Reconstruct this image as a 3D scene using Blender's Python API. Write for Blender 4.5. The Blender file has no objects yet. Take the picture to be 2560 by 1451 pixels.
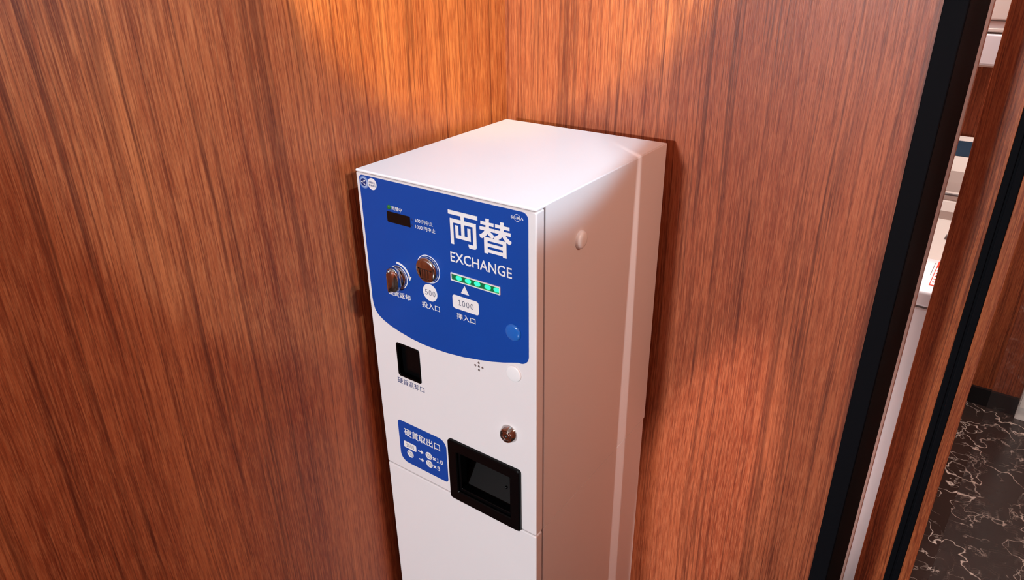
import bpy, bmesh, math, random
from mathutils import Vector, Matrix

random.seed(7)
C = bpy.context.scene.collection
scene = bpy.context.scene

# ------------------------------------------------------------------ camera
H = 1.20                       # height of the machine's top above the floor
W, D = 0.300, 0.3534           # machine width and depth
cam_d = bpy.data.cameras.new('camera')
cam = bpy.data.objects.new('camera', cam_d)
C.objects.link(cam)
cam_d.sensor_width = 36.0
cam_d.lens = 1794.96 / 2560 * 36.0
cam_d.clip_start = 0.02
cam.matrix_world = Matrix(((0.8129, -0.2472, 0.5274, 0.7365),
                           (0.5823, 0.3661, -0.7259, -1.0048),
                           (-0.0137, 0.8971, 0.4416, H + 0.2824),
                           (0, 0, 0, 1)))
scene.camera = cam

# ------------------------------------------------------------------ world, exposure
scene.view_settings.view_transform = 'Standard'
scene.view_settings.look = 'None'
scene.view_settings.gamma = 1.0
scene.view_settings.use_curve_mapping = False
scene.view_settings.exposure = 0.0
wd = bpy.data.worlds.new('world')
scene.world = wd
wd.use_nodes = True
wd.node_tree.nodes['Background'].inputs[0].default_value = (1.0, 0.93, 0.88, 1)
wd.node_tree.nodes['Background'].inputs[1].default_value = 0.10


# ------------------------------------------------------------------ lights
def look(o, axis):
    o.rotation_euler = Vector(axis).to_track_quat('-Z', 'Y').to_euler()


def spot(name, loc, axis, energy, half, blend, radius, color):
    l = bpy.data.lights.new(name, 'SPOT')
    l.energy = energy
    l.spot_size = 2 * half
    l.spot_blend = blend
    l.shadow_soft_size = radius
    l.color = color
    o = bpy.data.objects.new(name, l)
    C.objects.link(o)
    o.location = (loc[0], loc[1], loc[2] + H)
    look(o, axis)
    return o


def edge_axis(loc, edge_point, n, half):
    """axis of a cone whose rim just touches the plane (normal n, lit side) along loc->edge_point"""
    t = (Vector(edge_point) - Vector(loc)).normalized()
    n = Vector(n).normalized()
    n = (n - n.dot(t) * t).normalized()
    return math.cos(half) * t + math.sin(half) * n


def disk(name, loc, axis, energy, size, color):
    l = bpy.data.lights.new(name, 'AREA')
    l.shape = 'DISK'
    l.size = size
    l.energy = energy
    l.color = color
    o = bpy.data.objects.new(name, l)
    C.objects.link(o)
    o.location = (loc[0], loc[1], loc[2] + H)
    look(o, axis)
    return o


WARM = (1.0, 0.90, 0.86)
NEUTRAL = (0.92, 0.97, 1.0)
AMBER = (1.0, 0.80, 0.42)
# downlight over the machine, aimed into the corner; cone rim imitates a shadow edge
L1 = (0.740, -0.30, 1.2)
h1 = math.radians(52)
spot('corner_downlight', L1, edge_axis(L1, (0.301, -0.22, -0.058), (-1, -0.10, 0.35), h1), 50, h1, 0.05, 0.010, (0.46, 0.80, 1.0))
# added yellow fill for the walls above the machine; right rim draws an edge
L7 = (0.95, -0.82, 0.36)
h7 = math.radians(19.5)
n7 = (Vector((0.3821, 0.03, 0.1952)) - Vector((0.3331, 0.03, 0.1194))).cross(Vector((0.357, 0.03, 0.158)) - Vector(L7))
n7 = n7 if n7.x < 0 else -n7
spot('added_corner_fill', L7, edge_axis(L7, (0.376, 0.03, 0.192), n7, h7), 72, h7, 0.32, 0.015, (1.0, 0.98, 0.22))
# added cool fill from the right; lower rim draws the machine side's slanting edge
L8 = (1.25, -0.45, 0.75)
h8 = math.radians(20)
n8 = (Vector((0.30, -0.06, 0.0)) - Vector((0.30, -0.34, -0.080))).cross(Vector((0.30, -0.20, -0.040)) - Vector(L8))
n8 = n8 if n8.z > 0 else -n8
spot('added_side_fill', L8, edge_axis(L8, (0.30, -0.20, -0.040), n8, h8), 52, h8, 0.12, 0.02, (0.46, 0.80, 1.0))
# narrow spotlight aimed at the lower right of the back wall, tall oval beam
L3 = (1.30, -0.50, 1.2)
h3 = math.radians(2.1)
o3 = spot('wall_downlight', L3, edge_axis(L3, (0.2575, 0.03, -0.81), (1, 0.71, -0.343), h3), 430, h3, 0.5, 0.02, WARM)
o3.scale = (1, 2.6, 1)
# added flat beam: a narrow upright band of light down the machine's right side
LS = (1.25, -0.75, 1.15)
os_ = spot('added_side_beam', LS, Vector((0.300, -0.090, -0.54)) - Vector(LS), 70, math.radians(1.0), 0.6, 0.001, WARM)
os_.scale = (0.42, 14, 1)
# spotlight at the far end of the hall: lights the machine's front, the back wall and the far post
disk('hall_downlight', (0.060, -4.20, 0.46), (0.08, 3.9, -0.83), 134, 0.22, (0.86, 0.95, 1.0))
# added soft warm fill on the machine's right side and the left wall
LR = Vector((1.41, -0.36, 0.72))
spot('added_warm_fill', LR, Vector((0.10, -0.36, -0.20)) - LR, 31, math.radians(33), 1.0, 0.03, (1.0, 0.60, 0.44))
disk('laundry_light', (0.42, 0.40, 1.30), (0.05, 0.12, -1), 14, 0.14, (1, 0.97, 0.98))


def strip(name, loc, sx, sy, energy):
    o = disk(name, loc, (0.1, 1, 0), energy, sx, (0.97, 0.97, 1.0))
    o.data.shape = 'RECTANGLE'
    o.data.size = sx
    o.data.size_y = sy


# added upright fills behind the back wall, brightening the dryer and washer fronts
strip('laundry_upper_fill', (0.30, 0.362, 0.80), 0.06, 0.80, 7)
strip('laundry_lower_fill', (0.25, 0.362, -0.80), 0.06, 0.55, 4)
disk('corridor_light', (1.15, 0.95, 1.3), (0, 0.3, -1), 29, 0.15, WARM)


# ------------------------------------------------------------------ materials
def new_mat(name):
    m = bpy.data.materials.new(name)
    m.use_nodes = True
    nt = m.node_tree
    b = nt.nodes['Principled BSDF']
    return m, nt, b


def s2l(c):
    return tuple(((v / 255) / 12.92 if v / 255 <= 0.04045 else ((v / 255 + 0.055) / 1.055) ** 2.4) for v in c)


def plain(name, rgb, rough=0.5, metal=0.0, spec=0.5, bump=0.0, bscale=400, coat=0.0, var=0.03):
    """plain colour with a slight procedural variation of tone and roughness"""
    m, nt, b = new_mat(name)
    n = nt.nodes
    tc = n.new('ShaderNodeTexCoord')
    nz = n.new('ShaderNodeTexNoise')
    nz.inputs['Scale'].default_value = 14
    nz.inputs['Detail'].default_value = 4
    nt.links.new(tc.outputs['Object'], nz.inputs['Vector'])
    mx = n.new('ShaderNodeMix')
    mx.data_type = 'RGBA'
    c = s2l(rgb)
    mx.inputs['A'].default_value = (*[v * (1 - var) for v in c], 1)
    mx.inputs['B'].default_value = (*[min(1, v * (1 + var)) for v in c], 1)
    nt.links.new(nz.outputs['Fac'], mx.inputs['Factor'])
    nt.links.new(mx.outputs['Result'], b.inputs['Base Color'])
    b.inputs['Roughness'].default_value = rough
    b.inputs['Metallic'].default_value = metal
    b.inputs['Specular IOR Level'].default_value = spec
    b.inputs['Coat Weight'].default_value = coat
    if bump:
        n2 = n.new('ShaderNodeTexNoise')
        n2.inputs['Scale'].default_value = bscale
        nt.links.new(tc.outputs['Object'], n2.inputs['Vector'])
        bp = n.new('ShaderNodeBump')
        bp.inputs['Strength'].default_value = bump
        bp.inputs['Distance'].default_value = 0.001
        nt.links.new(n2.outputs['Fac'], bp.inputs['Height'])
        nt.links.new(bp.outputs['Normal'], b.inputs['Normal'])
    return m


def math_node(nt, op, a, bval=None, clamp=False):
    nd = nt.nodes.new('ShaderNodeMath')
    nd.operation = op
    nd.use_clamp = clamp
    for i, v in enumerate((a, bval)):
        if v is None:
            continue
        if isinstance(v, (int, float)):
            nd.inputs[i].default_value = v
        else:
            nt.links.new(v, nd.inputs[i])
    return nd.outputs[0]


def wood(name, seed=0.0, tint=(1, 1, 1), rough=0.42):
    """red-brown teak laminate: upright grain at four scales, dark pores and a few dark streaks"""
    m, nt, b = new_mat(name)
    n, L = nt.nodes, nt.links
    tc = n.new('ShaderNodeTexCoord')
    sep = n.new('ShaderNodeSeparateXYZ')
    L.new(tc.outputs['Object'], sep.inputs[0])
    u = math_node(nt, 'SUBTRACT', sep.outputs['X'], sep.outputs['Y'])
    u = math_node(nt, 'ADD', u, seed)
    v = sep.outputs['Z']

    def noise(us, vs, detail=2.0, rough_=0.5, off=0.0, uu=None):
        cb = n.new('ShaderNodeCombineXYZ')
        L.new(math_node(nt, 'MULTIPLY', uu if uu is not None else u, us), cb.inputs[0])
        L.new(math_node(nt, 'MULTIPLY', v, vs), cb.inputs[1])
        cb.inputs[2].default_value = off
        t = n.new('ShaderNodeTexNoise')
        t.inputs['Scale'].default_value = 1.0
        t.inputs['Detail'].default_value = detail
        t.inputs['Roughness'].default_value = rough_
        L.new(cb.outputs[0], t.inputs['Vector'])
        return t.outputs['Fac']

    warp = noise(2.2, 0.9, 2, 0.5, 3.3)
    uw = math_node(nt, 'ADD', u, math_node(nt, 'MULTIPLY', warp, 0.045))

    def ramp(fac, p0, p1, c0=0.0, c1=1.0):
        r = n.new('ShaderNodeMapRange')
        L.new(fac, r.inputs['Value'])
        r.inputs['From Min'].default_value = p0
        r.inputs['From Max'].default_value = p1
        r.inputs['To Min'].default_value = c0
        r.inputs['To Max'].default_value = c1
        return r.outputs[0]

    def mix(fac, a, bcol, blend='MIX'):
        x = n.new('ShaderNodeMix')
        x.data_type = 'RGBA'
        x.blend_type = blend
        L.new(fac, x.inputs['Factor'])
        for key, val in (('A', a), ('B', bcol)):
            if isinstance(val, tuple):
                x.inputs[key].default_value = (*val, 1)
            else:
                L.new(val, x.inputs[key])
        return x.outputs['Result']

    t = lambda c: tuple(0.88 * x * y for x, y in zip(s2l(c), tint))
    big = ramp(noise(13, 0.30, 3, 0.55, 0.0, uw), 0.32, 0.68)
    mid = ramp(noise(55, 0.9, 4, 0.62, 7.0, uw), 0.36, 0.66)
    fine = ramp(noise(560, 26, 3, 0.65, 2.0, uw), 0.44, 0.64)
    grain = ramp(noise(215, 1.6, 3, 0.7, 31.0, uw), 0.47, 0.62)
    pores = ramp(noise(480, 18, 3, 0.65, 5.0, uw), 0.52, 0.63)
    streak = ramp(noise(30, 0.28, 5, 0.65, 11.0, uw), 0.56, 0.70)

    def contour(us, vs, off, wid, lo, hi):
        d = math_node(nt, 'ABSOLUTE', math_node(nt, 'SUBTRACT', noise(us, vs, 3, 0.5, off, uw), 0.5))
        return math_node(nt, 'MULTIPLY', ramp(d, 0.0, wid, 1.0, 0.0), ramp(noise(16, 0.9, 2, 0.5, off + 4, uw), lo, hi))

    lines = math_node(nt, 'MAXIMUM', contour(24, 0.30, 15.0, 0.020, 0.40, 0.52), contour(58, 0.60, 23.0, 0.040, 0.48, 0.58), True)
    c = mix(big, t((150, 72, 42)), t((200, 116, 74)))
    c = mix(math_node(nt, 'MULTIPLY', mid, 0.50), c, t((140, 62, 36)))
    c = mix(math_node(nt, 'MULTIPLY', grain, 0.62), c, t((104, 40, 22)))
    c = mix(math_node(nt, 'MULTIPLY', fine, 0.42), c, t((216, 138, 96)))
    c = mix(math_node(nt, 'MULTIPLY', pores, 0.52), c, t((112, 44, 24)))
    c = mix(math_node(nt, 'MULTIPLY', streak, 0.32), c, t((96, 36, 22)))
    c = mix(math_node(nt, 'MULTIPLY', lines, 0.62), c, t((74, 24, 14)))
    L.new(c, b.inputs['Base Color'])
    b.inputs['Roughness'].default_value = rough
    b.inputs['Specular IOR Level'].default_value = 0.38
    bp = n.new('ShaderNodeBump')
    bp.inputs['Strength'].default_value = 0.12
    bp.inputs['Distance'].default_value = 0.0006
    hgt = math_node(nt, 'SUBTRACT', fine, pores)
    L.new(hgt, bp.inputs['Height'])
    L.new(bp.outputs['Normal'], b.inputs['Normal'])
    return m


def marble(name):
    m, nt, b = new_mat(name)
    n, L = nt.nodes, nt.links
    tc = n.new('ShaderNodeTexCoord')

    def noise(scale, detail, off, dist=0.0):
        mp = n.new('ShaderNodeMapping')
        mp.inputs['Location'].default_value = (off, off * 0.7, off * 1.3)
        L.new(tc.outputs['Object'], mp.inputs[0])
        t = n.new('ShaderNodeTexNoise')
        t.inputs['Scale'].default_value = scale
        t.inputs['Detail'].default_value = detail
        t.inputs['Distortion'].default_value = dist
        L.new(mp.outputs[0], t.inputs['Vector'])
        return t.outputs['Fac']

    def vein(f, w):
        d = math_node(nt, 'ABSOLUTE', math_node(nt, 'SUBTRACT', f, 0.5))
        r = n.new('ShaderNodeMapRange')
        L.new(d, r.inputs['Value'])
        r.inputs['From Min'].default_value = 0.0
        r.inputs['From Max'].default_value = w
        r.inputs['To Min'].default_value = 1.0
        r.inputs['To Max'].default_value = 0.0
        return r.outputs[0]

    def mask(f, lo, hi):
        r = n.new('ShaderNodeMapRange')
        L.new(f, r.inputs['Value'])
        r.inputs['From Min'].default_value = lo
        r.inputs['From Max'].default_value = hi
        return r.outputs[0]

    v1 = math_node(nt, 'MULTIPLY', vein(noise(6, 4, 0.0, 0.3), 0.0065), mask(noise(9, 2, 4.0), 0.40, 0.55))
    v2 = math_node(nt, 'MULTIPLY', vein(noise(12, 5, 9.0, 0.3), 0.011), mask(noise(13, 2, 2.0), 0.46, 0.66))
    v = math_node(nt, 'MAXIMUM', v1, math_node(nt, 'MULTIPLY', v2, 0.7))
    base = n.new('ShaderNodeMix')
    base.data_type = 'RGBA'
    L.new(noise(6, 6, 1.0), base.inputs['Factor'])
    base.inputs['A'].default_value = (*s2l((32, 26, 24)), 1)
    base.inputs['B'].default_value = (*s2l((62, 47, 42)), 1)
    mx = n.new('ShaderNodeMix')
    mx.data_type = 'RGBA'
    L.new(v, mx.inputs['Factor'])
    L.new(base.outputs['Result'], mx.inputs['A'])
    mx.inputs['B'].default_value = (*s2l((235, 215, 200)), 1)
    L.new(mx.outputs['Result'], b.inputs['Base Color'])
    b.inputs['Roughness'].default_value = 0.22
    return m


def emit(name, rgb, strength):
    m, nt, b = new_mat(name)
    b.inputs['Base Color'].default_value = (*s2l(rgb), 1)
    b.inputs['Emission Color'].default_value = (*s2l(rgb), 1)
    b.inputs['Emission Strength'].default_value = strength
    b.inputs['Roughness'].default_value = 0.3
    return m


def halo_mat(name, cx, cz, r):
    """printed badge whose pale blue fades outward from its centre (flat print)"""
    m, nt, b = new_mat(name)
    n, L = nt.nodes, nt.links
    tc = n.new('ShaderNodeTexCoord')
    vm = n.new('ShaderNodeVectorMath')
    vm.operation = 'SUBTRACT'
    L.new(tc.outputs['Object'], vm.inputs[0])
    vm.inputs[1].default_value = (cx, -0.002, cz)
    sp = n.new('ShaderNodeSeparateXYZ')
    L.new(vm.outputs[0], sp.inputs[0])
    q = math_node(nt, 'ADD', math_node(nt, 'MULTIPLY', sp.outputs['X'], sp.outputs['X']),
                  math_node(nt, 'MULTIPLY', sp.outputs['Z'], sp.outputs['Z']))
    d = math_node(nt, 'DIVIDE', math_node(nt, 'SQRT', q), r)
    mx = n.new('ShaderNodeMix')
    mx.data_type = 'RGBA'
    rr = n.new('ShaderNodeMapRange')
    L.new(d, rr.inputs['Value'])
    rr.inputs['From Min'].default_value = 0.5
    rr.inputs['From Max'].default_value = 1.0
    L.new(rr.outputs[0], mx.inputs['Factor'])
    mx.inputs['A'].default_value = (*s2l((190, 205, 235)), 1)
    mx.inputs['B'].default_value = (*s2l((46, 92, 170)), 1)
    L.new(mx.outputs['Result'], b.inputs['Base Color'])
    b.inputs['Roughness'].default_value = 0.4
    return m


TINT = (1.06, 0.89, 0.68)
M_WALL = wood('teak_laminate_left', 0.0, TINT)
M_WALLB = wood('teak_laminate_back', 0.37, (1.0, 0.87, 0.84))
M_POST = wood('teak_laminate_post', 1.9, TINT)
M_BLACK = plain('black_anodised_metal', (13, 13, 17), 0.70, 0.0, 0.06, 0.05, 900)
M_PAINT = plain('white_powder_coat', (232, 224, 224), 0.30, 0, 0.5, 0.03, 1500, var=0.01)
M_BLUE = plain('blue_film', (2, 66, 156), 0.36, 0, 0.4, var=0.05)
M_WHITE_PRINT = plain('white_print', (236, 230, 230), 0.45, 0, 0.3, var=0.01)
M_BLUE_PRINT = plain('dark_blue_print', (22, 44, 110), 0.45, 0, 0.3)
M_GREY_PRINT = plain('slate_print', (52, 60, 92), 0.45, 0, 0.3)
M_RED_PRINT = plain('red_print', (225, 60, 35), 0.45, 0, 0.3)
M_DISPLAY = plain('black_display_window', (8, 8, 9), 0.18)
M_PLASTIC = plain('black_plastic', (5, 5, 6), 0.30, spec=0.14)
M_PLASTIC_IN = plain('dark_plate', (14, 9, 8), 0.6, 0.0, 0.15)
M_CHROME = plain('chrome', (205, 200, 198), 0.10, 1.0)
M_DARKSLOT = plain('slot_black', (6, 6, 6), 0.6)
M_CAPBLUE = plain('blue_plastic_cap', (26, 100, 190), 0.16, 0, 0.6, coat=0.4)
M_CAPWHITE = plain('white_plastic_cap', (242, 238, 238), 0.22, 0, 0.6)
M_LED_BED = plain('green_translucent_bed', (8, 110, 70), 0.25)
M_LED = emit('green_lamp', (40, 238, 150), 1.5)
M_STATUS = plain('green_lamp_off', (40, 110, 45), 0.2)
M_APPL = plain('white_enamel', (236, 232, 234), 0.28, 0, 0.5, var=0.01)
M_APPL_CREAM = plain('cream_plastic', (226, 214, 204), 0.35, 0, 0.5, var=0.01)
M_GROOVE = plain('groove_grey', (120, 112, 110), 0.6)
M_TILE = plain('dark_blue_display', (40, 62, 82), 0.15, var=0.5)
M_BEIGE = plain('beige_trim', (226, 208, 196), 0.5)
M_CEIL = plain('ceiling_paint', (225, 215, 205), 0.8)
M_FLOOR = marble('brown_marble')
M_BASE = plain('black_baseboard', (16, 16, 19), 0.35)

M_GLASS, _nt, _b = new_mat('clear_glass')
_b.inputs['Base Color'].default_value = (1.0, 0.95, 0.92, 1)
_b.inputs['Transmission Weight'].default_value = 1.0
_b.inputs['Roughness'].default_value = 0.0
_b.inputs['IOR'].default_value = 1.9


# ------------------------------------------------------------------ building helpers
def thing(name, label, cat, loc, group=None):
    o = bpy.data.objects.new(name, None)
    o.empty_display_size = 0.05
    C.objects.link(o)
    o.location = loc
    o['label'] = label
    o['category'] = cat
    if group:
        o['group'] = group
    return o


def root_loc(p):
    v = Vector((0, 0, 0))
    while p is not None:
        v += Vector(p.location)
        p = p.parent
    return v


def keep_flats(me):
    """shading normals: large faces stay flat, the narrow bevels between them turn from one to the next"""
    adj = [[] for _ in me.vertices]
    for p in me.polygons:
        for v in p.vertices:
            adj[v].append(p)
    out = []
    for p in me.polygons:
        for v in p.vertices:
            near = [q for q in adj[v] if q.normal.dot(p.normal) > 0.35]
            top = max(q.area for q in near)
            n = Vector((0, 0, 0))
            for q in near:
                if q.area > 0.8 * top:
                    n += q.normal
            out.append(n.normalized())
    me.normals_split_custom_set(out)


def obj(name, bm, m, parent=None, label=None, smooth=False, kind=None):
    """one mesh object; coordinates of bm are world coordinates"""
    me = bpy.data.meshes.new(name)
    off = root_loc(parent)
    for v in bm.verts:
        v.co -= off
    bmesh.ops.recalc_face_normals(bm, faces=bm.faces[:])
    bm.to_mesh(me)
    bm.free()
    for p in me.polygons:
        p.use_smooth = bool(smooth)
    if smooth is True:
        try:
            me.set_sharp_from_angle(angle=math.radians(38))
        except Exception:
            pass
    if smooth == 'flats':
        keep_flats(me)
    me.materials.append(m)
    o = bpy.data.objects.new(name, me)
    C.objects.link(o)
    if parent is not None:
        o.parent = parent
    if label:
        o['label'] = label
    if kind:
        o['kind'] = kind
    return o


def add_box(bm, a, b, bev=0.0, seg=2):
    """box between corners a and b (z measured from the machine top), optional bevel"""
    x0, x1 = sorted((a[0], b[0]))
    y0, y1 = sorted((a[1], b[1]))
    z0, z1 = sorted((a[2] + H, b[2] + H))
    r = bmesh.ops.create_cube(bm, size=1.0)
    for v in r['verts']:
        v.co = Vector((x0 + (v.co.x + .5) * (x1 - x0), y0 + (v.co.y + .5) * (y1 - y0), z0 + (v.co.z + .5) * (z1 - z0)))
    if bev:
        es = list({e for v in r['verts'] for e in v.link_edges})
        bmesh.ops.bevel(bm, geom=es, offset=bev, segments=seg, profile=0.5, affect='EDGES')


def box(a, b, bev=0.0, seg=2):
    bm = bmesh.new()
    add_box(bm, a, b, bev, seg)
    return bm


def rrect(x0, x1, z0, z1, r, seg=6):
    """rounded rectangle outline; r is one radius or (top-left, top-right, bottom-right, bottom-left); z0 top, z1 bottom"""
    if not isinstance(r, tuple):
        r = (r,) * 4
    out = []
    for (cx, cz, rad, a0) in ((x0 + r[0], z0 - r[0], r[0], 180), (x1 - r[1], z0 - r[1], r[1], 90),
                              (x1 - r[2], z1 + r[2], r[2], 0), (x0 + r[3], z1 + r[3], r[3], -90)):
        for i in range(seg + 1):
            a = math.radians(a0 - 90 * i / seg)
            out.append((cx + rad * math.cos(a), cz + rad * math.sin(a)))
    return out


def circ(cx, cz, r, n=40, a0=0, a1=360):
    return [(cx + r * math.cos(math.radians(a0 + (a1 - a0) * i / n)), cz + r * math.sin(math.radians(a0 + (a1 - a0) * i / n)))
            for i in range(n if a1 - a0 == 360 else n + 1)]


def add_plate(bm, outline, p0, p1, inset=0.0):
    """prism on the machine's front: outline (x, z), from depth p0 to p1 in front of the face, chamfered front rim"""
    n = len(outline)
    cx = sum(p[0] for p in outline) / n
    cz = sum(p[1] for p in outline) / n
    rings = [[bm.verts.new((x, -D - p0, z + H)) for x, z in outline]]
    rings.append([bm.verts.new((x, -D - (p1 - inset), z + H)) for x, z in outline])
    if inset:
        w = max(abs(p[0] - cx) for p in outline)
        h = max(abs(p[1] - cz) for p in outline)
        rings.append([bm.verts.new((cx + (x - cx) * (1 - inset / w), -D - p1, cz + (z - cz) * (1 - inset / h) + H)) for x, z in outline])
    for a, b in zip(rings, rings[1:]):
        for i in range(n):
            bm.faces.new((a[i], a[(i + 1) % n], b[(i + 1) % n], b[i]))
    bm.faces.new(rings[-1])
    bm.faces.new(rings[0][::-1])


def plate(outline, p0, p1, inset=0.0):
    bm = bmesh.new()
    add_plate(bm, outline, p0, p1, inset)
    return bm


def add_frame(bm, outer, inner, p0, p1, inset=0.0):
    """flat frame between two outlines with the same number of points"""
    n = len(outer)

    def ring(o, p):
        return [bm.verts.new((x, -D - p, z + H)) for x, z in o]

    def shrink(o, k):
        cx = sum(p[0] for p in o) / n
        cz = sum(p[1] for p in o) / n
        w = max(abs(p[0] - cx) for p in o)
        h = max(abs(p[1] - cz) for p in o)
        return [(cx + (x - cx) * (1 - k / w), cz + (z - cz) * (1 - k / h)) for x, z in o]
    rs = [ring(outer, p0), ring(outer, p1 - inset)]
    if inset:
        rs.append(ring(shrink(outer, inset), p1))
        rs.append(ring(shrink(inner, -inset), p1))
    rs += [ring(inner, p1 - inset), ring(inner, p0)]
    rs.append(rs[0])
    for a, b in zip(rs, rs[1:]):
        for i in range(n):
            bm.faces.new((a[i], a[(i + 1) % n], b[(i + 1) % n], b[i]))


def frame(outer, inner, p0, p1, inset=0.0):
    bm = bmesh.new()
    add_frame(bm, outer, inner, p0, p1, inset)
    return bm


def lathe(cx, cz, prof, n=40, normal='y'):
    """solid of revolution standing on the front (normal y) or the right side (normal x); prof = [(radius, height)]"""
    bm = bmesh.new()
    rings = []
    for r, h in prof:
        ring = []
        for i in range(n):
            a = 2 * math.pi * i / n
            if normal == 'y':
                ring.append(bm.verts.new((cx + r * math.cos(a), -D - h, cz + r * math.sin(a) + H)))
            else:
                ring.append(bm.verts.new((W + h, cx + r * math.cos(a), cz + r * math.sin(a) + H)))
        rings.append(ring)
    for a, b in zip(rings, rings[1:]):
        for i in range(n):
            bm.faces.new((a[i], a[(i + 1) % n], b[(i + 1) % n], b[i]))
    bm.faces.new(rings[-1])
    bm.faces.new(rings[0][::-1])
    return bm


def profile_x(pts, xa, xb):
    bm = bmesh.new()
    A = [bm.verts.new((xa, y, z + H)) for y, z in pts]
    B = [bm.verts.new((xb, y, z + H)) for y, z in pts]
    n = len(pts)
    for i in range(n):
        bm.faces.new((A[i], A[(i + 1) % n], B[(i + 1) % n], B[i]))
    bm.faces.new(A[::-1])
    bm.faces.new(B)
    return bm


TEXTS = []


def text(s, box4, m, parent, bold=0.0, p=0.0004, name='lettering', thick=0.0003, space=1.0):
    """lettering fitted to a box (x0, x1, z_top, z_bottom) on the machine's front; lifted a hair off its ground"""
    cu = bpy.data.curves.new('text', 'FONT')
    cu.body = s
    cu.size = 1.0
    cu.space_character = space
    cu.resolution_u = 4
    o = bpy.data.objects.new('text', cu)
    C.objects.link(o)
    TEXTS.append((o, box4, m, parent, p, name, bold, thick))


def flush_texts():
    bpy.context.view_layer.update()
    dg = bpy.context.evaluated_depsgraph_get()
    for o, (x0, x1, z0, z1), m, parent, p, name, bold, thick in TEXTS:
        me = bpy.data.meshes.new_from_object(o.evaluated_get(dg))
        xs = [v.co.x for v in me.vertices]
        ys = [v.co.y for v in me.vertices]
        ax, bx, ay, by = min(xs) - bold, max(xs) + bold, min(ys) - bold, max(ys) + bold
        bm = bmesh.new()
        shifts = [(0, 0)] if bold <= 0 else [(bold * math.cos(math.radians(k)), bold * math.sin(math.radians(k))) for k in (45, 135, 225, 315)]
        for k, (dx, dy) in enumerate(shifts):            # heavier strokes: the same letters set a stroke's breadth apart
            b1 = bmesh.new()
            b1.from_mesh(me)
            bmesh.ops.translate(b1, verts=b1.verts[:], vec=(dx, dy, 0.001 * k))
            tmp = bpy.data.meshes.new('tmp')
            b1.to_mesh(tmp)
            b1.free()
            bm.from_mesh(tmp)
            bpy.data.meshes.remove(tmp)
        r = bmesh.ops.extrude_face_region(bm, geom=bm.faces[:])
        top = {g for g in r['geom'] if isinstance(g, bmesh.types.BMVert)}
        for v in bm.verts:
            x = x0 + (v.co.x - ax) / (bx - ax) * (x1 - x0)
            z = z1 + (v.co.y - ay) / (by - ay) * (z0 - z1)
            d = p + (thick + 0.04 * v.co.z if v in top else 0.0)
            v.co = Vector((x, -D - d, z + H))
        obj(name, bm, m, parent)
        bpy.data.meshes.remove(me)
    for t in TEXTS:
        cu = t[0].data
        bpy.data.objects.remove(t[0])
        bpy.data.curves.remove(cu)
    TEXTS.clear()


def cut(o, cutters):
    """boolean difference, baked into the mesh"""
    tmp = []
    for bm in cutters:
        me = bpy.data.meshes.new('cutter')
        off = root_loc(o.parent)
        for v in bm.verts:
            v.co -= off
        bmesh.ops.recalc_face_normals(bm, faces=bm.faces[:])
        bm.to_mesh(me)
        bm.free()
        c = bpy.data.objects.new('cutter', me)
        C.objects.link(c)
        c.parent = o.parent
        md = o.modifiers.new('cut', 'BOOLEAN')
        md.object = c
        md.operation = 'DIFFERENCE'
        md.solver = 'EXACT'
        tmp.append(c)
    bpy.context.view_layer.update()
    dg = bpy.context.evaluated_depsgraph_get()
    me = bpy.data.meshes.new_from_object(o.evaluated_get(dg))
    o.modifiers.clear()
    me.name = o.data.name
    o.data = me
    for c in tmp:
        d = c.data
        bpy.data.objects.remove(c)
        bpy.data.meshes.remove(d)


def struct(name, bm, m, label=None, parent=None):
    o = obj(name, bm, m, parent)
    o['kind'] = 'structure'
    if label:
        o['label'] = label
    return o


# ------------------------------------------------------------------ the setting
PY = 0.45                      # face of the slim post
XL, YB = -0.0211, 0.030        # faces of the left wall and of the back wall
CE = 1.38                      # ceiling
struct('floor', box((-0.2, -5.2, -H - 0.05), (3.0, 1.9, -H)), M_FLOOR, 'polished dark brown marble floor with pale veins')
struct('ceiling', box((-0.2, -5.2, CE), (3.0, 1.9, CE + 0.05)), M_CEIL, 'pale ceiling above the hall')
struct('wall_left', box((XL - 0.1, -5.2, -H), (XL, YB, CE)), M_WALL, 'red-brown teak laminate wall left of the white change machine')
struct('wall_back', box((XL - 0.1, YB, -H), (0.6202, 0.331, CE)), M_WALLB, 'teak laminate wall behind the white change machine')
struct('wall_front', box((-0.1, -5.2, -H), (1.56, -5.1, CE)), M_WALL, 'teak laminate wall behind the camera')
struct('wall_right', box((1.46, -5.1, -H), (1.56, PY + 0.1, CE)), M_WALLB, 'teak laminate wall along the right of the hall')
struct('wall_corridor', box((2.9, PY, -H), (3.0, 1.62, CE)), M_WALLB, 'teak laminate wall at the end of the corridor')
struct('wall_far', box((-0.2, 1.6185, -H), (3.0, 1.75, CE)), M_POST, 'brown teak laminate wall beyond the glass door')
struct('wall_laundry', box((XL - 0.1, 0.331, -H), (XL, 1.62, CE)), M_CEIL, 'pale side wall of the laundry room')
struct('wall_niche', box((XL, 0.975, -H), (0.70, 1.02, CE)), M_POST, 'teak laminate wall behind the laundry machines')
struct('baseboard_far', box((0.70, 1.606, -H), (2.9, 1.6185, -H + 0.064)), M_BASE, 'black baseboard along the far teak wall')

# black jamb: outer flange, inner reveal, thin arris bead
jamb = struct('trim_1', box((0.6202, YB - 0.004, -H), (0.6464, 0.338, CE), 0.0012, 2), M_BLACK, 'black metal jamb at the end of the back wall')
struct('bead', box((0.6463, YB + 0.0005, -H), (0.6470, YB + 0.006, CE)), M_BLACK, parent=jamb)
struct('trim_2', box((0.600, 0.470, -H), (0.6432, 0.485, CE), 0.001), M_BEIGE, 'pale upright panel edge in front of the laundry machines')

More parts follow.
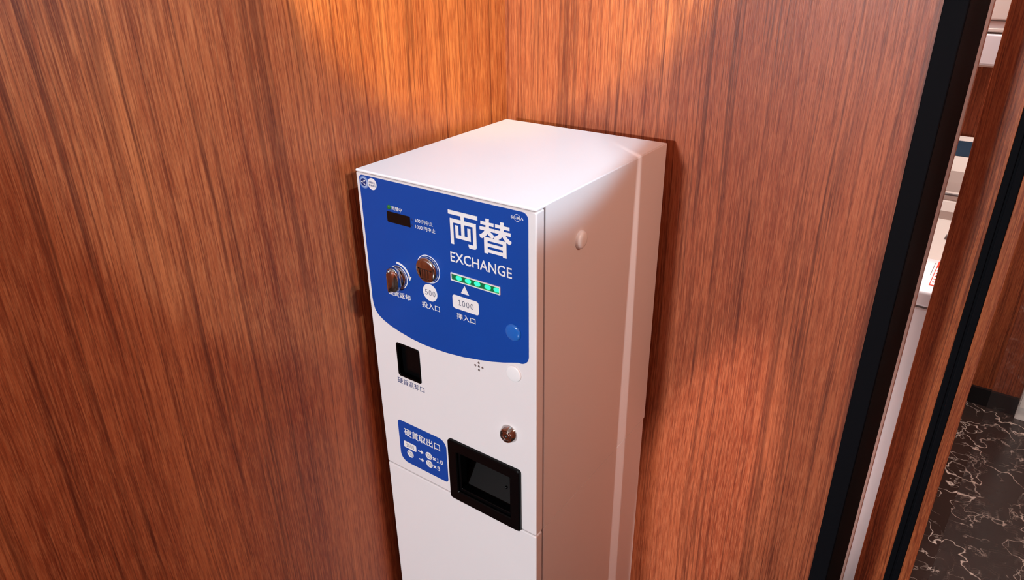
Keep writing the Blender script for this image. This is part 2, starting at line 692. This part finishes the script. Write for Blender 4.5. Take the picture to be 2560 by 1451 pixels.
# the post between the slot and the glass door: teak boards either side of a black grooved channel
post = struct('wall_post', box((0.6665, PY, -H), (0.7238, PY + 0.06, CE), 0.0008), M_POST, 'slim teak-clad post right of the black jamb')
struct('board', box((0.7518, PY, -H), (0.7722, PY + 0.06, CE), 0.0008), M_POST, parent=post)
chan = struct('channel', box((0.7238, PY + 0.004, -H), (0.7518, PY + 0.058, CE)), M_BLACK, parent=post)
struct('channel_lip', box((0.7240, PY - 0.001, -H), (0.7355, PY + 0.0045, CE), 0.0015), M_BLACK, parent=chan)
struct('channel_lip', box((0.7395, PY - 0.001, -H), (0.7516, PY + 0.0045, CE), 0.0015), M_BLACK, parent=chan)

# sliding glass door, open a hand's breadth
gd = struct('door_1', box((0.8065, PY + 0.02, -H + 0.012), (1.46, PY + 0.03, CE)), M_GLASS, 'frameless clear glass sliding door right of the slim post')
struct('bottom_rail', box((1.0065, PY + 0.015, -H), (1.46, PY + 0.035, -H + 0.012)), M_BLACK, parent=gd)
struct('wall_hall', box((1.56, PY, -H), (2.9, PY + 0.1, CE)), M_WALLB, 'teak laminate wall right of the glass door')

# ------------------------------------------------------------------ the change machine
mc = thing('change_machine', 'tall white change machine with blue 両替 EXCHANGE panel, standing in the corner', 'change machine',
           (W / 2, -D / 2, 0))
SEAM = -0.5072
FY = -D                         # front plane
DY = -D + 0.0170                # joint between front door and body

# body
BY = DY + 0.0030                # front edges of body and stand behind the door joint
LIP = 0.0028                    # thickness of the folded top's front lip


def bevel_edges(bm, test, off, seg=3):
    bmesh.ops.bevel(bm, geom=[e for e in bm.edges if test(*[v.co for v in e.verts])], offset=off, segments=seg, profile=0.5, affect='EDGES')


bm = profile_x([(0, SEAM + 0.0008), (0, 0), (FY - 0.0006, 0), (FY - 0.0006, -LIP), (BY, -LIP), (BY, SEAM + 0.0008)], 0.0, W)
bevel_edges(bm, lambda p, q: min(p.z, q.z) > H - 0.001 or (abs(p.z - q.z) > 0.002 and max(p.y, q.y) < FY + 0.001), 0.0020, 4)
bevel_edges(bm, lambda p, q: abs(p.z - q.z) > 0.1 and abs(p.y - BY) < 0.0005 and abs(q.y - BY) < 0.0005, 0.0014, 2)
body = obj('cabinet_body', bm, M_PAINT, mc, smooth='flats')
bm = box((0, BY, -H + 0.004), (W, -0.003, SEAM - 0.0002))
bevel_edges(bm, lambda p, q: abs(p.z - q.z) > 0.1, 0.0014, 2)
stand = obj('stand_body', bm, M_PAINT, mc, smooth='flats')
sdoor = obj('stand_door', box((0.0, FY, -H + 0.012), (W, DY, SEAM - 0.0010), 0.0028, 3), M_PAINT, mc, smooth='flats')
for x in (0.03, W - 0.03):
    for y in (-0.03, FY + 0.05):
        bm = bmesh.new()
        bmesh.ops.create_cone(bm, cap_ends=True, segments=16, radius1=0.014, radius2=0.012, depth=0.006,
                              matrix=Matrix.Translation((x, y, 0.003)))
        obj('foot', bm, M_PLASTIC, mc)
# dark joint filler between doors and body
obj('door_gasket', box((0.004, DY - 0.001, -H + 0.02), (W - 0.004, DY + 0.0035, -0.012)), M_PLASTIC, mc)

# front door with real openings
door = obj('front_door', box((0.0, FY, SEAM + 0.0010), (W, DY, -0.0042), 0.0022, 3), M_PAINT, mc, smooth=True)
CUT = []
CUT.append(plate(rrect(0.0480, 0.0925, -0.2607, -0.3172, 0.0035), -0.012, 0.01))
CUT.append(plate(rrect(0.150, 0.262, -0.410, -0.496, 0.003), -0.03, 0.01))
for dx, dz in ((0, 0), (0.0063, 0), (-0.0063, 0), (0, 0.0058), (0, -0.0058)):
    CUT.append(plate(circ(0.2050 + dx, -0.2473 + dz, 0.00190, 14), -0.006, 0.01))
cut(door, CUT)
for p in door.data.polygons:
    p.use_smooth = False
CUT2 = [plate(rrect(0.150, 0.262, -0.410, -0.496, 0.003), -0.0455, 0.01)]
cut(body, CUT2)
gk = [o for o in C.objects if o.name == 'door_gasket'][0]
cut(gk, [plate(rrect(0.150, 0.262, -0.410, -0.496, 0.003), -0.03, 0.01)])
obj('speaker_mesh', plate(circ(0.2050, -0.2473, 0.012, 24), -0.0062, -0.0055), M_DARKSLOT, mc)

# blue control panel: straight top, curved lower edge
out = []
for i in range(7):
    a = math.radians(180 - 15 * i)
    out.append((0.0064 + 0.006 + 0.006 * math.cos(a), -0.0068 - 0.006 + 0.006 * math.sin(a)))
for i in range(7):
    a = math.radians(90 - 15 * i)
    out.append((0.2885 - 0.009 + 0.009 * math.cos(a), -0.0072 - 0.009 + 0.009 * math.sin(a)))
for i in range(9):                       # lower right corner
    a = math.radians(0 - 98 * i / 8)
    out.append((0.2885 - 0.014 + 0.014 * math.cos(a), -0.2035 + 0.014 * math.sin(a)))
# the arc: through (0.2745,-0.2175) ... (0.15,-0.245) ... (0.0576,-0.2394)
pts = [(0.2600, -0.2215), (0.2484, -0.2255), (0.2280, -0.2312), (0.2075, -0.2358), (0.1790, -0.2412), (0.1498, -0.2446),
       (0.1270, -0.2458), (0.1044, -0.2457), (0.0800, -0.2435), (0.0576, -0.2394), (0.0390, -0.2345), (0.0255, -0.2290), (0.0165, -0.2235), (0.0105, -0.2165),
       (0.0075, -0.2075), (0.0064, -0.1960)]
out += pts
panel = obj('control_panel', plate(out, -0.0003, 0.0004), M_BLUE, mc, 'blue printed panel with white lettering and a curved lower edge')

PP = 0.0004
text('両', (0.1645, 0.2125, -0.0262, -0.0730), M_WHITE_PRINT, panel, 0.022, PP)
text('替', (0.2142, 0.2645, -0.0262, -0.0732), M_WHITE_PRINT, panel, 0.022, PP)
text('EXCHANGE', (0.1652, 0.2640, -0.0839, -0.0984), M_WHITE_PRINT, panel, 0.010, PP)
text('両替中', (0.0645, 0.0832, -0.0415, -0.0475), M_WHITE_PRINT, panel, 0.012, PP)
text('500 円中止', (0.1062, 0.1374, -0.0502, -0.0562), M_WHITE_PRINT, panel, 0.006, PP)
text('1000 円中止', (0.1064, 0.1410, -0.0590, -0.0652), M_WHITE_PRINT, panel, 0.006, PP)
text('硬貨返却', (0.0420, 0.0855, -0.1712, -0.1806), M_WHITE_PRINT, panel, 0.012, PP)
text('投入口', (0.1075, 0.1402, -0.1728, -0.1825), M_WHITE_PRINT, panel, 0.010, PP)
text('挿入口', (0.1700, 0.2028, -0.1728, -0.1822), M_WHITE_PRINT, panel, 0.010, PP)
# maker's mark: letters crossed by a thin ring
text('SI', (0.2636, 0.2676, -0.0146, -0.0178), M_WHITE_PRINT, panel, 0.012, PP)
text('URI', (0.2694, 0.2768, -0.0142, -0.0178), M_WHITE_PRINT, panel, 0.016, PP)
text('Λ', (0.2776, 0.2816, -0.0144, -0.0178), M_WHITE_PRINT, panel, 0.006, PP)
bm = bmesh.new()
for a0, a1 in ((28, 200), (205, 332)):
    o_ = circ(0.2726, -0.0161, 0.0046, 26, a0, a1)
    i_ = circ(0.2726, -0.0161, 0.0042, 26, a0, a1)
    add_plate(bm, o_ + i_[::-1], PP, PP + 0.0002)
obj('logo_ring', bm, M_WHITE_PRINT, panel)

# theft alarm badges in the top left corner
loc0 = root_loc(panel)
obj('badge', plate(circ(0.0158, -0.0168, 0.0092), PP, PP + 0.0002),
    halo_mat('pale_blue_badge', 0.0158 - loc0.x, -0.0168 + H - loc0.z, 0.0092), panel, 'pale blue round badge with a white emblem')
bm = plate(circ(0.0150, -0.0168, 0.0055), PP + 0.0002, PP + 0.0004)
obj('emblem', bm, M_BLUE_PRINT, panel)
bm = bmesh.new()
add_plate(bm, [(0.0099, -0.0171), (0.0112, -0.0160), (0.0140, -0.0152), (0.0158, -0.0139), (0.0190, -0.0131), (0.0182, -0.0146), (0.0172, -0.0158), (0.0150, -0.0160), (0.0128, -0.0165), (0.0115, -0.0176)],
          PP + 0.0004, PP + 0.0005)
add_plate(bm, [(0.0126, -0.0172), (0.0140, -0.0177), (0.0152, -0.0179), (0.0168, -0.0187), (0.0186, -0.0203), (0.0172, -0.0200), (0.0162, -0.0196), (0.0148, -0.0190)],
          PP + 0.0004, PP + 0.0005)
obj('emblem_mark', bm, M_WHITE_PRINT, panel)
obj('badge', plate(circ(0.0314, -0.0168, 0.0083), PP + 0.0002, PP + 0.0005), M_WHITE_PRINT, panel, 'white round badge with two lines of dark letters')
text('盗難防止', (0.0250, 0.0376, -0.0134, -0.0164), M_BLUE_PRINT, panel, 0.0, PP + 0.0005, thick=0.0001)
text('警報器付', (0.0250, 0.0378, -0.0175, -0.0205), M_BLUE_PRINT, panel, 0.0, PP + 0.0005, thick=0.0001)

# display, status lamp, two index lamps
disp = obj('display_window', plate(rrect(0.0543, 0.0972, -0.0505, -0.0660, 0.0012), 0.0, PP + 0.0005, 0.0002), M_DISPLAY, panel)
obj('status_lamp', lathe(0.0598, -0.0441, [(0.0033, PP), (0.0033, 0.0010), (0.0026, 0.0022), (0.0012, 0.0028)], 20), M_STATUS, panel, 'small green status lamp', True)
for z in (-0.0535, -0.0620):
    obj('index_lamp', lathe(0.1005, z, [(0.0016, PP), (0.0016, 0.0006), (0.0008, 0.0009)], 14), M_BLUE_PRINT, panel, None, True)

# coin return knob: white printed ring, turn arrow, chrome rose and upright oval thumb-turn
KX, KZ = 0.0655, -0.1478
bm = bmesh.new()
add_frame(bm, circ(KX, KZ, 0.0176, 48), circ(KX, KZ, 0.0163, 48), PP, PP + 0.0002)
obj('printed_ring', bm, M_WHITE_PRINT, panel)
ar_o = circ(KX, KZ, 0.0236, 24, 14, 94)
ar_i = circ(KX, KZ, 0.0204, 24, 14, 94)
bm = bmesh.new()
add_plate(bm, ar_o + ar_i[::-1], PP, PP + 0.0002)
add_plate(bm, [(KX + 0.0185, KZ + 0.0066), (KX + 0.0256, KZ + 0.0066), (KX + 0.0215, KZ - 0.0008)], PP, PP + 0.0002)
obj('turn_arrow', bm, M_WHITE_PRINT, panel)
knob = obj('return_knob', lathe(KX, KZ, [(0.0155, PP), (0.0155, 0.002), (0.0148, 0.0034), (0.0125, 0.0042), (0.0118, 0.0042), (0.0112, 0.0085), (0.0100, 0.0105), (0.0070, 0.0112)], 48), M_CHROME, mc, 'chrome coin return knob', True)
# thumb-turn: waisted oval grip
bm = bmesh.new()
rings = []
for (hx, hz, h) in ((0.0105, 0.0170, 0.0050), (0.0118, 0.0186, 0.0075), (0.0122, 0.0192, 0.0110), (0.0116, 0.0188, 0.0138), (0.0098, 0.0180, 0.0152), (0.0062, 0.0172, 0.0166), (0.0032, 0.0166, 0.0196), (0.0020, 0.0158, 0.0222), (0.0009, 0.0142, 0.0232)):
    ring = []
    for i in range(32):
        a = 2 * math.pi * i / 32
        ca, sa = math.cos(a), math.sin(a)
        x = hx * math.copysign(abs(ca) ** 0.9, ca)
        ring.append(bm.verts.new((KX + x, -D - h, KZ + hz * math.copysign(abs(sa) ** 0.9, sa) + H)))
    rings.append(ring)
for a, b in zip(rings, rings[1:]):
    for i in range(32):
        bm.faces.new((a[i], a[(i + 1) % 32], b[(i + 1) % 32], b[i]))
bm.faces.new(rings[-1])
bm.faces.new(rings[0][::-1])
obj('thumb_turn', bm, M_CHROME, knob, None, True)

# coin inlet: chrome disc, cut slot, scooped guide below with three ridges
IX, IZ = 0.1238, -0.1206
bm = bmesh.new()
add_frame(bm, circ(IX, IZ, 0.0207, 56), circ(IX, IZ, 0.0196, 56), PP, PP + 0.0002)
obj('printed_ring', bm, M_WHITE_PRINT, panel)
inlet = obj('coin_inlet', lathe(IX, IZ, [(0.0185, PP), (0.0185, 0.0035), (0.0180, 0.0058), (0.0165, 0.0072), (0.0130, 0.0080), (0.0060, 0.0085)], 56), M_CHROME, mc, 'round chrome coin inlet with a slot', True)
cut(inlet, [plate(rrect(IX - 0.0125, IX + 0.0125, IZ + 0.0030, IZ + 0.0010, 0.0009), 0.002, 0.02),
            plate([(IX - 0.0105, IZ + 0.0012), (IX + 0.0105, IZ + 0.0012), (IX + 0.0085, IZ - 0.0138), (IX - 0.0085, IZ - 0.0138)], 0.0046, 0.02)])
obj('slot_mouth', plate(rrect(IX - 0.0122, IX + 0.0122, IZ + 0.0029, IZ + 0.0011, 0.0009), 0.0015, 0.0040), M_DARKSLOT, inlet)
for k in range(4):
    x = IX - 0.0072 + 0.0048 * k
    bm = bmesh.new()
    add_plate(bm, [(x - 0.0011, IZ + 0.0006), (x + 0.0011, IZ + 0.0006), (x + 0.0009, IZ - 0.0130), (x - 0.0009, IZ - 0.0130)], 0.0045, 0.0076, 0.0008)
    obj('ridge', bm, M_CHROME, inlet)

# 500 disc, 1000 tag, triangle
obj('coin_tag', plate(circ(0.1241, -0.1563, 0.0131), PP, PP + 0.0002), M_WHITE_PRINT, panel)
text('５００', (0.1150, 0.1335, -0.1525, -0.1607), M_GREY_PRINT, panel, 0, PP + 0.0002, thick=0.0001, space=0.6)
obj('note_tag', plate(rrect(0.1644, 0.2092, -0.1466, -0.1670, 0.0042), PP, PP + 0.0002), M_WHITE_PRINT, panel)
text('１０００', (0.1742, 0.2000, -0.1524, -0.1608), M_GREY_PRINT, panel, 0, PP + 0.0002, thick=0.0001, space=0.6)
obj('note_arrow', plate([(0.1865, -0.1288), (0.1937, -0.1413), (0.1797, -0.1413)], PP, PP + 0.0002), M_WHITE_PRINT, panel)

# bill slot: white bezel, green bed, five lit lamps
bz = obj('bill_slot', frame(rrect(0.1641, 0.2456, -0.1143, -0.1259, 0.0008), rrect(0.1660, 0.2440, -0.1160, -0.1243, 0.0005), 0.0, 0.0022, 0.0005), M_PAINT, mc, 'white rimmed note slot lit green inside')
obj('slot_bed', plate(rrect(0.1656, 0.2444, -0.1156, -0.1247, 0.0004), 0.0, 0.0006), M_LED_BED, bz)
for x in (0.1775, 0.1930, 0.2083, 0.2253, 0.2398):
    o_ = [(x + 0.0050 * math.copysign(abs(math.cos(t)) ** 0.8, math.cos(t)), -0.1201 + 0.0031 * math.copysign(abs(math.sin(t)) ** 0.9, math.sin(t)))
          for t in [2 * math.pi * i / 24 for i in range(24)]]
    o_ = [(min(px, 0.2438), pz) for px, pz in o_]
    obj('slot_lamp', plate(o_, 0.0005, 0.0015, 0.0005), M_LED, bz)


# domed covers
def dome(cx, cz, r, h, p0=0.0):
    prof = [(r, p0), (r, p0 + 0.0010), (r * 0.96, p0 + 0.0016)]
    for i in range(1, 7):
        a = math.radians(90 * i / 6.5)
        prof.append((r * 0.96 * math.cos(a), p0 + 0.0016 + (h - 0.0016) * math.sin(a)))
    return lathe(cx, cz, prof, 44)


obj('blue_cover', dome(0.2648, -0.1740, 0.0121, 0.0038, PP), M_CAPBLUE, mc, 'glossy blue domed cover near the panel edge', True)
obj('white_cover', dome(0.2642, -0.2372, 0.0122, 0.0028), M_CAPWHITE, mc, 'white domed cover below the blue panel', True)

# coin return pocket
pk = obj('return_pocket', frame(rrect(0.0466, 0.0936, -0.2594, -0.3186, 0.0042), rrect(0.0496, 0.0908, -0.2624, -0.3156, 0.0026), -0.0105, 0.0012, 0.0006), M_PLASTIC, mc, 'black coin return pocket')
obj('pocket_flap', plate(rrect(0.0490, 0.0914, -0.2618, -0.3162, 0.0026), -0.0105, -0.0075), M_PLASTIC, pk)
text('硬貨返却口', (0.0428, 0.0977, -0.3228, -0.3332), M_BLUE_PRINT, mc, 0.0, 0.00005, thick=0.0002)

# key lock
lk = obj('key_lock', lathe(0.2545, -0.3395, [(0.0140, 0), (0.0138, 0.0008), (0.0108, 0.0078), (0.0098, 0.0086), (0.0088, 0.0082), (0.0084, 0.0062), (0.0060, 0.0062)], 48), M_CHROME, mc, 'round chrome key lock', True)
obj('lock_barrel', lathe(0.2545, -0.3395, [(0.0066, 0.0056), (0.0066, 0.0072), (0.0056, 0.0080), (0.0034, 0.0080)], 36), M_CHROME, lk, None, True)
obj('keyhole', plate(circ(0.2545, -0.3395, 0.0026, 20), 0.0079, 0.0082), M_DARKSLOT, lk)
obj('key_pin', lathe(0.2545, -0.3395, [(0.0015, 0.0080), (0.0014, 0.0086), (0.0007, 0.0089)], 16), M_CHROME, lk, None, True)

# sticker beside the tray
st = obj('sticker', plate(rrect(0.0336, 0.1342, -0.4064, -0.4878, (0.0060, 0.0150, 0.0060, 0.0160), 8), 0.00002, 0.0004), M_BLUE, mc, 'blue sticker explaining the coins paid out')
text('硬貨取出口', (0.0466, 0.1216, -0.4176, -0.4324), M_WHITE_PRINT, st, 0.014, PP)
obj('note_tag', plate(rrect(0.0428, 0.0698, -0.4446, -0.4572, 0.0026), PP, PP + 0.0002), M_WHITE_PRINT, st)
text('１０００', (0.0482, 0.0645, -0.4472, -0.4550), M_GREY_PRINT, st, 0, PP + 0.0002, thick=0.0001, space=0.6)
for x, z, s in ((0.0555, -0.4670, '５００'), (0.0964, -0.4520, '１００'), (0.0963, -0.4680, '１００')):
    obj('coin_tag', plate(circ(x, z, 0.0069), PP, PP + 0.0002), M_WHITE_PRINT, st)
    text(s, (x - 0.0046, x + 0.0046, z + 0.0040, z - 0.0040), M_GREY_PRINT, st, 0.0, PP + 0.0002, thick=0.0001, space=0.6)
for z in (-0.4517, -0.4676):
    obj('arrow', plate([(0.0738, z + 0.0011), (0.0803, z + 0.0011), (0.0803, z + 0.0037), (0.0856, z), (0.0803, z - 0.0037), (0.0803, z - 0.0011), (0.0738, z - 0.0011)], PP, PP + 0.0002), M_WHITE_PRINT, st)
text('×', (0.1044, 0.1108, -0.4498, -0.4560), M_WHITE_PRINT, st, 0.04, PP)
text('１０', (0.1126, 0.1252, -0.4486, -0.4570), M_WHITE_PRINT, st, 0.03, PP, space=0.6)
text('×', (0.1044, 0.1108, -0.4654, -0.4716), M_WHITE_PRINT, st, 0.04, PP)
text('５', (0.1126, 0.1184, -0.4642, -0.4726), M_WHITE_PRINT, st, 0.03, PP)

# coin tray: stepped black bezel, bin with sloped plate and screw
TY = 0.0050
tray = obj('coin_tray', frame(rrect(0.1405, 0.2744, -0.3958, -0.5096, 0.0048), rrect(0.1580, 0.2575, -0.4145, -0.4905, 0.0016), -0.002, TY, 0.0014), M_PLASTIC, mc, 'black framed coin tray opening')
obj('inner_bezel', frame(rrect(0.1575, 0.2580, -0.4140, -0.4910, 0.0016), rrect(0.1622, 0.2540, -0.4182, -0.4850, 0.0012), -0.012, 0.0008, 0.0006), M_PLASTIC, tray)
# bin walls (open box) and the sloped chute plate
bm = bmesh.new()
y0, y1 = -D + 0.001, -D + 0.0445
x0, x1, z0, z1 = 0.1520, 0.2600, -0.4120, -0.4940
for a, b in (((x0, y0, z0), (x0 + 0.0015, y1, z1)), ((x1 - 0.0015, y0, z0), (x1, y1, z1)), ((x0, y0, z0), (x1, y1, z0 - 0.0015)), ((x0, y0, z1), (x1, y1, z1 + 0.0015))):
    add_box(bm, a, b)
obj('bin', bm, M_PLASTIC, tray)
obj('back_plate', box((0.1536, -D + 0.040, -0.4130), (0.2584, -D + 0.0440, -0.4930)), M_PLASTIC_IN, tray, 'dark brown plate at the back of the tray')
bm = bmesh.new()
vs = [bm.verts.new(c) for c in ((0.1536, -D + 0.010, -0.4920 + H), (0.2584, -D + 0.010, -0.4920 + H), (0.2584, -D + 0.040, -0.452 + H), (0.1536, -D + 0.040, -0.452 + H),
                                (0.1536, -D + 0.040, -0.4925 + H), (0.2584, -D + 0.040, -0.4925 + H))]
for f in ((0, 1, 2, 3), (0, 3, 4), (1, 5, 2), (0, 4, 5, 1), (3, 2, 5, 4)):
    bm.faces.new([vs[i] for i in f])
obj('chute', bm, M_PLASTIC_IN, tray)
sc = bmesh.new()
bmesh.ops.create_uvsphere(sc, u_segments=16, v_segments=10, radius=0.0026, matrix=Matrix.Translation((0.2275, -D + 0.0270, -0.4700 + H)))
obj('screw', sc, M_PLASTIC, tray, None, True)

# cap on the right side, second cap lower, hinge-side details
cap_prof = [(0.0122, -0.0005), (0.0122, 0.0022), (0.0116, 0.0040), (0.0100, 0.0054), (0.0070, 0.0062), (0.0035, 0.0065)]
obj('side_cap', lathe(-0.2518, -0.0718, cap_prof, 40, 'x'), M_CAPWHITE, mc, 'white round plug on the right side', True)

# ------------------------------------------------------------------ laundry appliances seen through the slot
ws = thing('washing_machine', 'white top-loading washing machine seen through the narrow slot by the black jamb', 'washing machine', (0.37, 0.74, 0))
X0, X1 = 0.08, 0.6740
obj('front_panel', box((X0, 0.520, -H + 0.02), (X1, 0.545, -0.4051), 0.004, 3), M_APPL, ws)
obj('plinth', box((X0 + 0.02, 0.535, -H), (X1 - 0.02, 0.94, -H + 0.022)), M_GROOVE, ws)
obj('tub_housing', box((X0, 0.541, -H + 0.02), (X1, 0.953, -0.4000), 0.003), M_APPL, ws)
obj('seam_strip', box((X0 + 0.004, 0.5235, -0.4070), (X1 - 0.004, 0.558, -0.3985)), M_GROOVE, ws)
obj('top_deck', box((X0, 0.5185, -0.4015), (X1, 0.953, -0.3659), 0.008, 4), M_APPL, ws, None, 'flats')
lidw = obj('washer_lid', profile_x([(0.699, -0.3675), (0.748, -0.3469), (0.820, -0.3142), (0.824, -0.3116), (0.826, -0.2929), (0.832, -0.2868), (0.843, -0.2762), (0.852, -0.2732), (0.852, -0.3675)], X0 + 0.01, X1 - 0.004), M_APPL_CREAM, ws)
obj('lid_grip', box((0.6480, 0.766, -0.3405), (0.6700, 0.780, -0.3300), 0.002), M_GROOVE, lidw)
cons = obj('console', profile_x([(0.851, -0.362), (0.851, -0.2595), (0.856, -0.2549), (0.862, -0.2351), (0.871, -0.2108), (0.9155, -0.1864), (0.940, -0.1575), (0.947, -0.1515), (0.965, -0.1515), (0.965, -0.362)], X0 + 0.004, X1 - 0.004), M_APPL_CREAM, ws)
bm = profile_x([(0.9155, -0.1870), (0.9398, -0.1590), (0.9404, -0.1580), (0.9410, -0.1600), (0.9170, -0.1885)], X0 + 0.04, X1 - 0.006)
for v in bm.verts:
    v.co.y -= 0.0012
    v.co.z += 0.0012
obj('display_strip', bm, M_TILE, cons, 'dark blue display strip')
bm = profile_x([(0.8498, -0.2630), (0.8498, -0.2595), (0.8540, -0.2572), (0.8540, -0.2630)], X0 + 0.005, X1 - 0.005)
obj('console_seam', bm, M_GROOVE, cons)
# warning label and a slit on the top deck
lb = obj('warning_label', box((0.6526, 0.554, -0.3661), (0.6726, 0.695, -0.3654)), M_APPL, ws, 'white label with a red frame')
bm = bmesh.new()
for a, b in (((0.6526, 0.554), (0.6541, 0.695)), ((0.6526, 0.554), (0.6726, 0.558)), ((0.6526, 0.657), (0.6726, 0.695))):
    add_box(bm, (a[0], a[1], -0.3655), (b[0], b[1], -0.3651 + 0.0001 * len(bm.verts) / 8))
obj('red_frame', bm, M_RED_PRINT, lb)
bm = bmesh.new()
for k in range(5):
    add_box(bm, (0.6560, 0.572 + 0.0165 * k, -0.3655), (0.6710, 0.5765 + 0.0165 * k, -0.3651))
obj('red_lines', bm, M_RED_PRINT, lb)
obj('deck_slit', box((0.6471, 0.611, -0.3661), (0.6483, 0.683, -0.3654)), M_GROOVE, ws)

dr = thing('tumble_dryer', 'white tumble dryer mounted above the washing machine', 'dryer', (0.37, 0.79, H + 0.055))
obj('dryer_body', box((X0, 0.630, 0.0600), (X1, 0.9745, 0.570), 0.004), M_APPL, dr)
obj('lower_panel', box((X0, 0.6098, 0.0581), (X1, 0.634, 0.1132), 0.004, 3), M_APPL, dr, None, 'flats')
obj('base_lip', box((X0 + 0.01, 0.614, 0.0551), (X1 - 0.004, 0.640, 0.0592)), M_APPL_CREAM, dr)
obj('panel_seam', box((X0 + 0.003, 0.616, 0.1125), (X1 - 0.003, 0.634, 0.1170)), M_GROOVE, dr)
obj('panel_ledge', box((X0, 0.6105, 0.1163), (X1, 0.634, 0.1227), 0.0015), M_APPL_CREAM, dr)
obj('recessed_band', box((X0 + 0.002, 0.616, 0.1208), (X1 - 0.002, 0.634, 0.1361)), M_APPL, dr)
obj('dryer_door', box((X0, 0.609, 0.1366), (X1, 0.634, 0.566), 0.003, 3), M_APPL_CREAM, dr, None, 'flats')
obj('door_seam', box((X0 + 0.003, 0.614, 0.1349), (X1 - 0.003, 0.634, 0.1372)), M_GROOVE, dr)

# white cabinet at the right edge, against the far wall
cb = thing('white_cabinet', 'white cabinet standing against the far teak wall beyond the glass door', 'cabinet', (1.14, 1.60, 0))
obj('carcass', box((0.942, 1.588, -H), (1.34, 1.616, -H + 0.80), 0.001), M_APPL_CREAM, cb)
dd = obj('door', box((0.945, 1.580, -H + 0.05), (1.337, 1.588, -H + 0.79), 0.001), M_APPL_CREAM, cb)
obj('handle', box((1.30, 1.570, -H + 0.45), (1.31, 1.5802, -H + 0.55), 0.002), M_CHROME, dd)

flush_texts()
